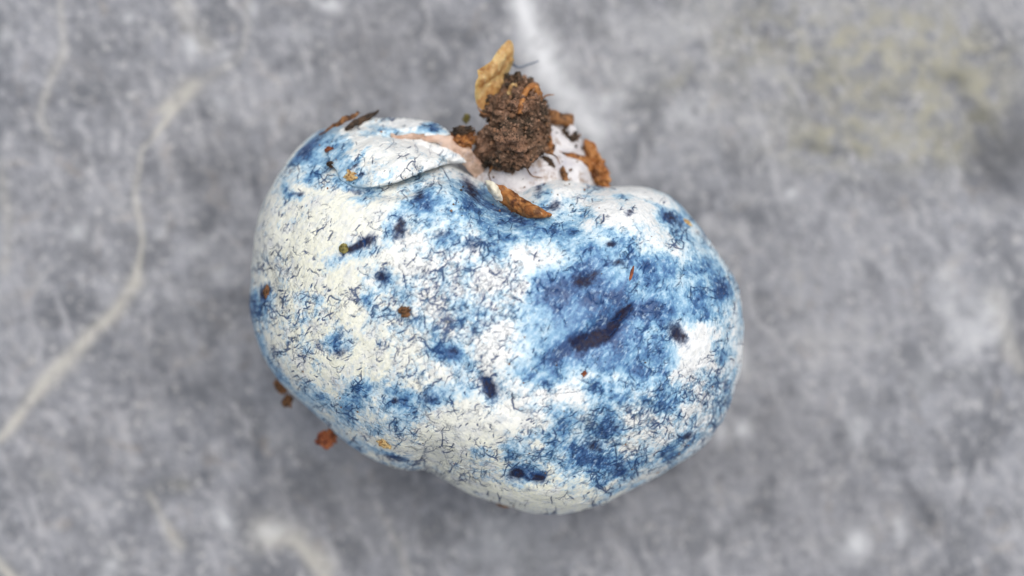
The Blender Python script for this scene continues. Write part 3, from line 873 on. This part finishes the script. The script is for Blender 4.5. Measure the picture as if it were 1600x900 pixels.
# dark blue-grey fibre at the leaf scrap
fp = resample([at(797, 92, 15.2), at(801, 100, 15.1), at(809, 105, 15.0), at(824, 101, 14.8), at(842, 95, 14.4)], 24)
v, f = tube(fp, np.linspace(0.13, 0.05, 24), 8, jitter=0.05, seed=2)
single("fibre", v, f, M_FIBRE, "thin dark curved fibre beside the tip of the amber leaf scrap", "fibre")

# long bark flake across the notch
def zs(px, py, lift): return float(surf(px, py)[0][2]) + lift
flz = [zs(775, 312, .9), zs(800, 325, .9), zs(825, 335, .8), zs(856, 338, .5)]
v, f = shell([(756, 288, flz[0] + .3), (784, 291, flz[0] + .5), (812, 305, flz[1] + .5), (838, 320, flz[2] + .3), (859, 334, flz[3] + .15)],
             [(764, 303, flz[0] + .2), (784, 317, flz[0] + .3), (806, 334, flz[1] + .2), (832, 343, flz[2] + .1), (860, 339, flz[3] + .1)], None, 0.6, n=50, m=18, bulge=0.6, seed=8, rough=0.35)
bark = single("bark_flake", v, f, M_BARK, "long orange brown bark flake lying across the notch below the soil clump", "bark flake")

tsv, tsf = shell([(754, 286, flz[0] + .7), (766, 288, flz[0] + 1.1), (778, 293, flz[0] + 1.2), (786, 299, flz[0] + .9)],
                 [(757, 294, flz[0] + .5), (764, 302, flz[0] + .9), (774, 311, flz[0] + .8), (786, 312, flz[0] + .6)], None, 0.3, n=24, m=12, bulge=0.3, seed=44, rough=0.5)
link("torn_skin", make_mesh("torn_skin", tsv, tsf), flesh_material("cream_torn_skin", (0.62, 0.58, 0.46), (0.70, 0.68, 0.60), (0.40, 0.30, 0.16)), fungus)

def crumb(name, px, py, size, ang, mat, label, cat="soil crumb", lift=0.35, seed=1, rough=0.85, n=16, z=None, pointed=0.0):
    if z is None:
        p, nr = surf(px, py)
        c = at(px, py, p[2] + size[2] * lift)
    else:
        c, nr = at(px, py, z), (0, 0, 1)
    v, f = blob(c, size, ang, nr, rough, 1.3, n, seed, pointed)
    return single(name, v, f, mat, label, cat)

crumb("bark_chunk", 928, 264, (0.95, 2.0, 1.2), 28, M_BARK, "rough orange brown bark chunk on the right side of the pale stem", "bark chunk", z=13.8, seed=51, rough=0.75, n=40)
sp_ = resample([at(873, 237, 16.0), at(888, 243, 15.8), at(905, 247, 15.2), at(920, 254, 14.6)], 18)
v, f = tube(sp_, np.linspace(0.16, 0.42, 18), 10, jitter=0.2, seed=6)
single("bark_sliver", v, f, M_BARK, "thin pale brown sliver pointing left from the bark chunk on the stem", "sliver")
v, f = tube(resample([at(842, 182, 14.6), at(858, 184, 14.8), at(875, 187, 14.4), at(893, 190, 13.8)], 24), np.concatenate([np.linspace(.45, .6, 18), np.linspace(.62, .5, 6)]), 14, jitter=0.4, seed=9)
single("twig_piece", v, f, M_BROWN, "short brown twig piece sticking out right of the soil clump", "twig")
crumb("soil_crumb", 890, 212, (0.75, 0.5, 0.5), -20, M_DARK, "small dark crumb on the stem just below the twig piece", z=14.3, seed=55)
crumb("pale_crumb", 893, 204, (0.32, 0.36, 0.3), 0, M_STEM, "tiny white crumb under the end of the twig piece", z=14.6, seed=56)
crumb("soil_crumb", 858, 234, (0.45, 0.4, 0.4), 0, M_BROWN, "small brown crumb at the right flank of the soil clump", z=16.5, seed=57)
crumb("soil_crumb", 853, 252, (0.7, 0.35, 0.4), -30, M_DARK, "dark crumb under the lower right of the soil clump", z=17.0, seed=58)
crumb("soil_crumb", 881, 273, (0.25, 0.55, 0.3), 15, M_BROWN, "tiny brown speck on the white rim between soil clump and bark chunk", z=17.3, seed=59)
crumb("bark_chunk", 721, 219, (0.95, 0.85, 0.9), 0, M_BARK, "orange brown chunk at the left side of the soil clump", "bark chunk", z=17.6, seed=60, rough=0.6, n=26)
crumb("soil_crumb", 722, 204, (0.75, 0.32, 0.4), 5, M_DARK, "dark crumb on top of the orange chunk left of the soil", z=18.3, seed=61)
crumb("soil_crumb", 729, 185, (0.28, 0.36, 0.3), 0, M_OLIVE, "tiny olive crumb at the upper left edge of the soil clump", z=15.0, seed=62)

# strip of brown litter along the top-left rim and the flake at the fold's tip
za = [zs(508, 212, .15), zs(530, 198, .2), zs(556, 192, .2)]
v, f = tube(resample([at(500, 212, za[0] - .5), at(516, 199, za[0]), at(532, 188, za[1]), at(548, 181, za[1]), at(562, 176, za[2] - .3)], 30), np.interp(np.linspace(0, 1, 30), [0, .3, .7, 1], [.06, .17, .22, .10]), 12, flat=0.6, jitter=0.35, seed=21)
single("litter_strip", v, f, M_BROWN, "thin brown strip of leaf litter on the upper left rim of the fungus", "leaf litter")
v, f = shell([(536, 200, za[1] + .3), (548, 191, za[1] + .6), (562, 183, za[2] + .4), (576, 177, za[2] + .1), (590, 172, za[2] - .1)],
             [(540, 204, za[1] + .2), (556, 199, za[1] + .5), (570, 193, za[2] + .3), (580, 187, za[2]), (592, 175, za[2] - .1)], None, 0.3, n=40, m=12, bulge=0.35, seed=24, rough=0.3)
single("litter_scrap", v, f, M_DARK, "black brown scrap of litter lying on top of the folded margin", "leaf litter")
crumb("orange_flake", 549, 275, (0.62, 0.40, 0.22), -25, M_TAN, "tan orange flake at the lower left tip of the folded margin", "flake", seed=63, lift=2.2)
crumb("soil_crumb", 514, 233, (0.35, 0.18, 0.2), 0, M_RUST, "tiny rusty speck at the left end of the folded margin", seed=64)
crumb("soil_crumb", 517, 257, (0.42, 0.22, 0.22), -15, M_DARK, "dark speck below the left end of the folded margin", seed=65)
crumb("soil_crumb", 537, 388, (0.36, 0.38, 0.3), 0, M_OLIVE, "round olive green crumb in the blue bruise at upper left", seed=66, rough=0.25)
crumb("soil_crumb", 632, 487, (0.42, 0.34, 0.28), 10, M_UMBER, "reddish brown crumb on the cracked pale skin left of centre", seed=67)
crumb("soil_crumb", 417, 456, (0.28, 0.5, 0.25), -15, M_UMBER, "brown crumb in the dark spot near the left rim", seed=68)
crumb("soil_crumb", 601, 693, (0.52, 0.40, 0.28), -20, M_TAN, "tan crumb on the lower left skin near the bottom edge", seed=69)
crumb("rusty_crumb", 510, 685, (0.72, 0.66, 0.55), 20, M_RUST, "rust red crumb sticking out from the lower left edge", "soil crumb", z=13.5, seed=70, rough=0.85, n=30)
crumb("soil_crumb", 438, 606, (0.36, 0.62, 0.4), 40, M_UMBER, "upper of two brown crumbs on the lower left rim", z=12.4, seed=71)
crumb("soil_crumb", 449, 627, (0.40, 0.46, 0.4), 10, M_UMBER, "lower of two brown crumbs on the lower left rim", z=12.4, seed=72)
crumb("orange_flake", 1074, 348, (0.48, 0.32, 0.16), -12, M_TAN, "flat orange flake near the upper right rim", "flake", seed=73, rough=0.3)
crumb("splinter", 987, 427, (0.13, 0.62, 0.10), -18, M_RUST, "thin red brown splinter on the blue skin at right", "splinter", seed=74, rough=0.2, pointed=0.0)
crumb("rusty_crumb", 913, 583, (0.16, 0.20, 0.12), -30, M_RUST, "tiny red speck below the long dark bruise", "soil crumb", seed=75)
crumb("rusty_crumb", 786, 789, (0.42, 0.18, 0.2), -12, M_BROWN, "small brown speck on the bottom edge of the fungus", "soil crumb", z=12.8, seed=76)
crumb("skin_shred", 1003, 747, (0.9, 0.14, 0.25), 28, M_STEM, "thin pale skin shred peeling at the lower right edge", "skin shred", z=13.2, seed=77, rough=0.2)

# fine soil dust on the skin
dust = []
for k in range(95):
    i = RNG.integers(len(TV))
    if TV[i, 2] > 15.5:
        dust.append(TV[i] + np.array([0, 0, 0.03]))
for k in range(45):
    p, _ = surf(RNG.uniform(690, 940), RNG.uniform(270, 345))
    dust.append(p + np.array([0, 0, 0.04]))
dv = grains("soil_dust", np.array(dust), 0.035, 0.095, None, M_SOIL, 11)
tag(dv, "fine brown soil dust sprinkled over the fungus skin", "soil dust")
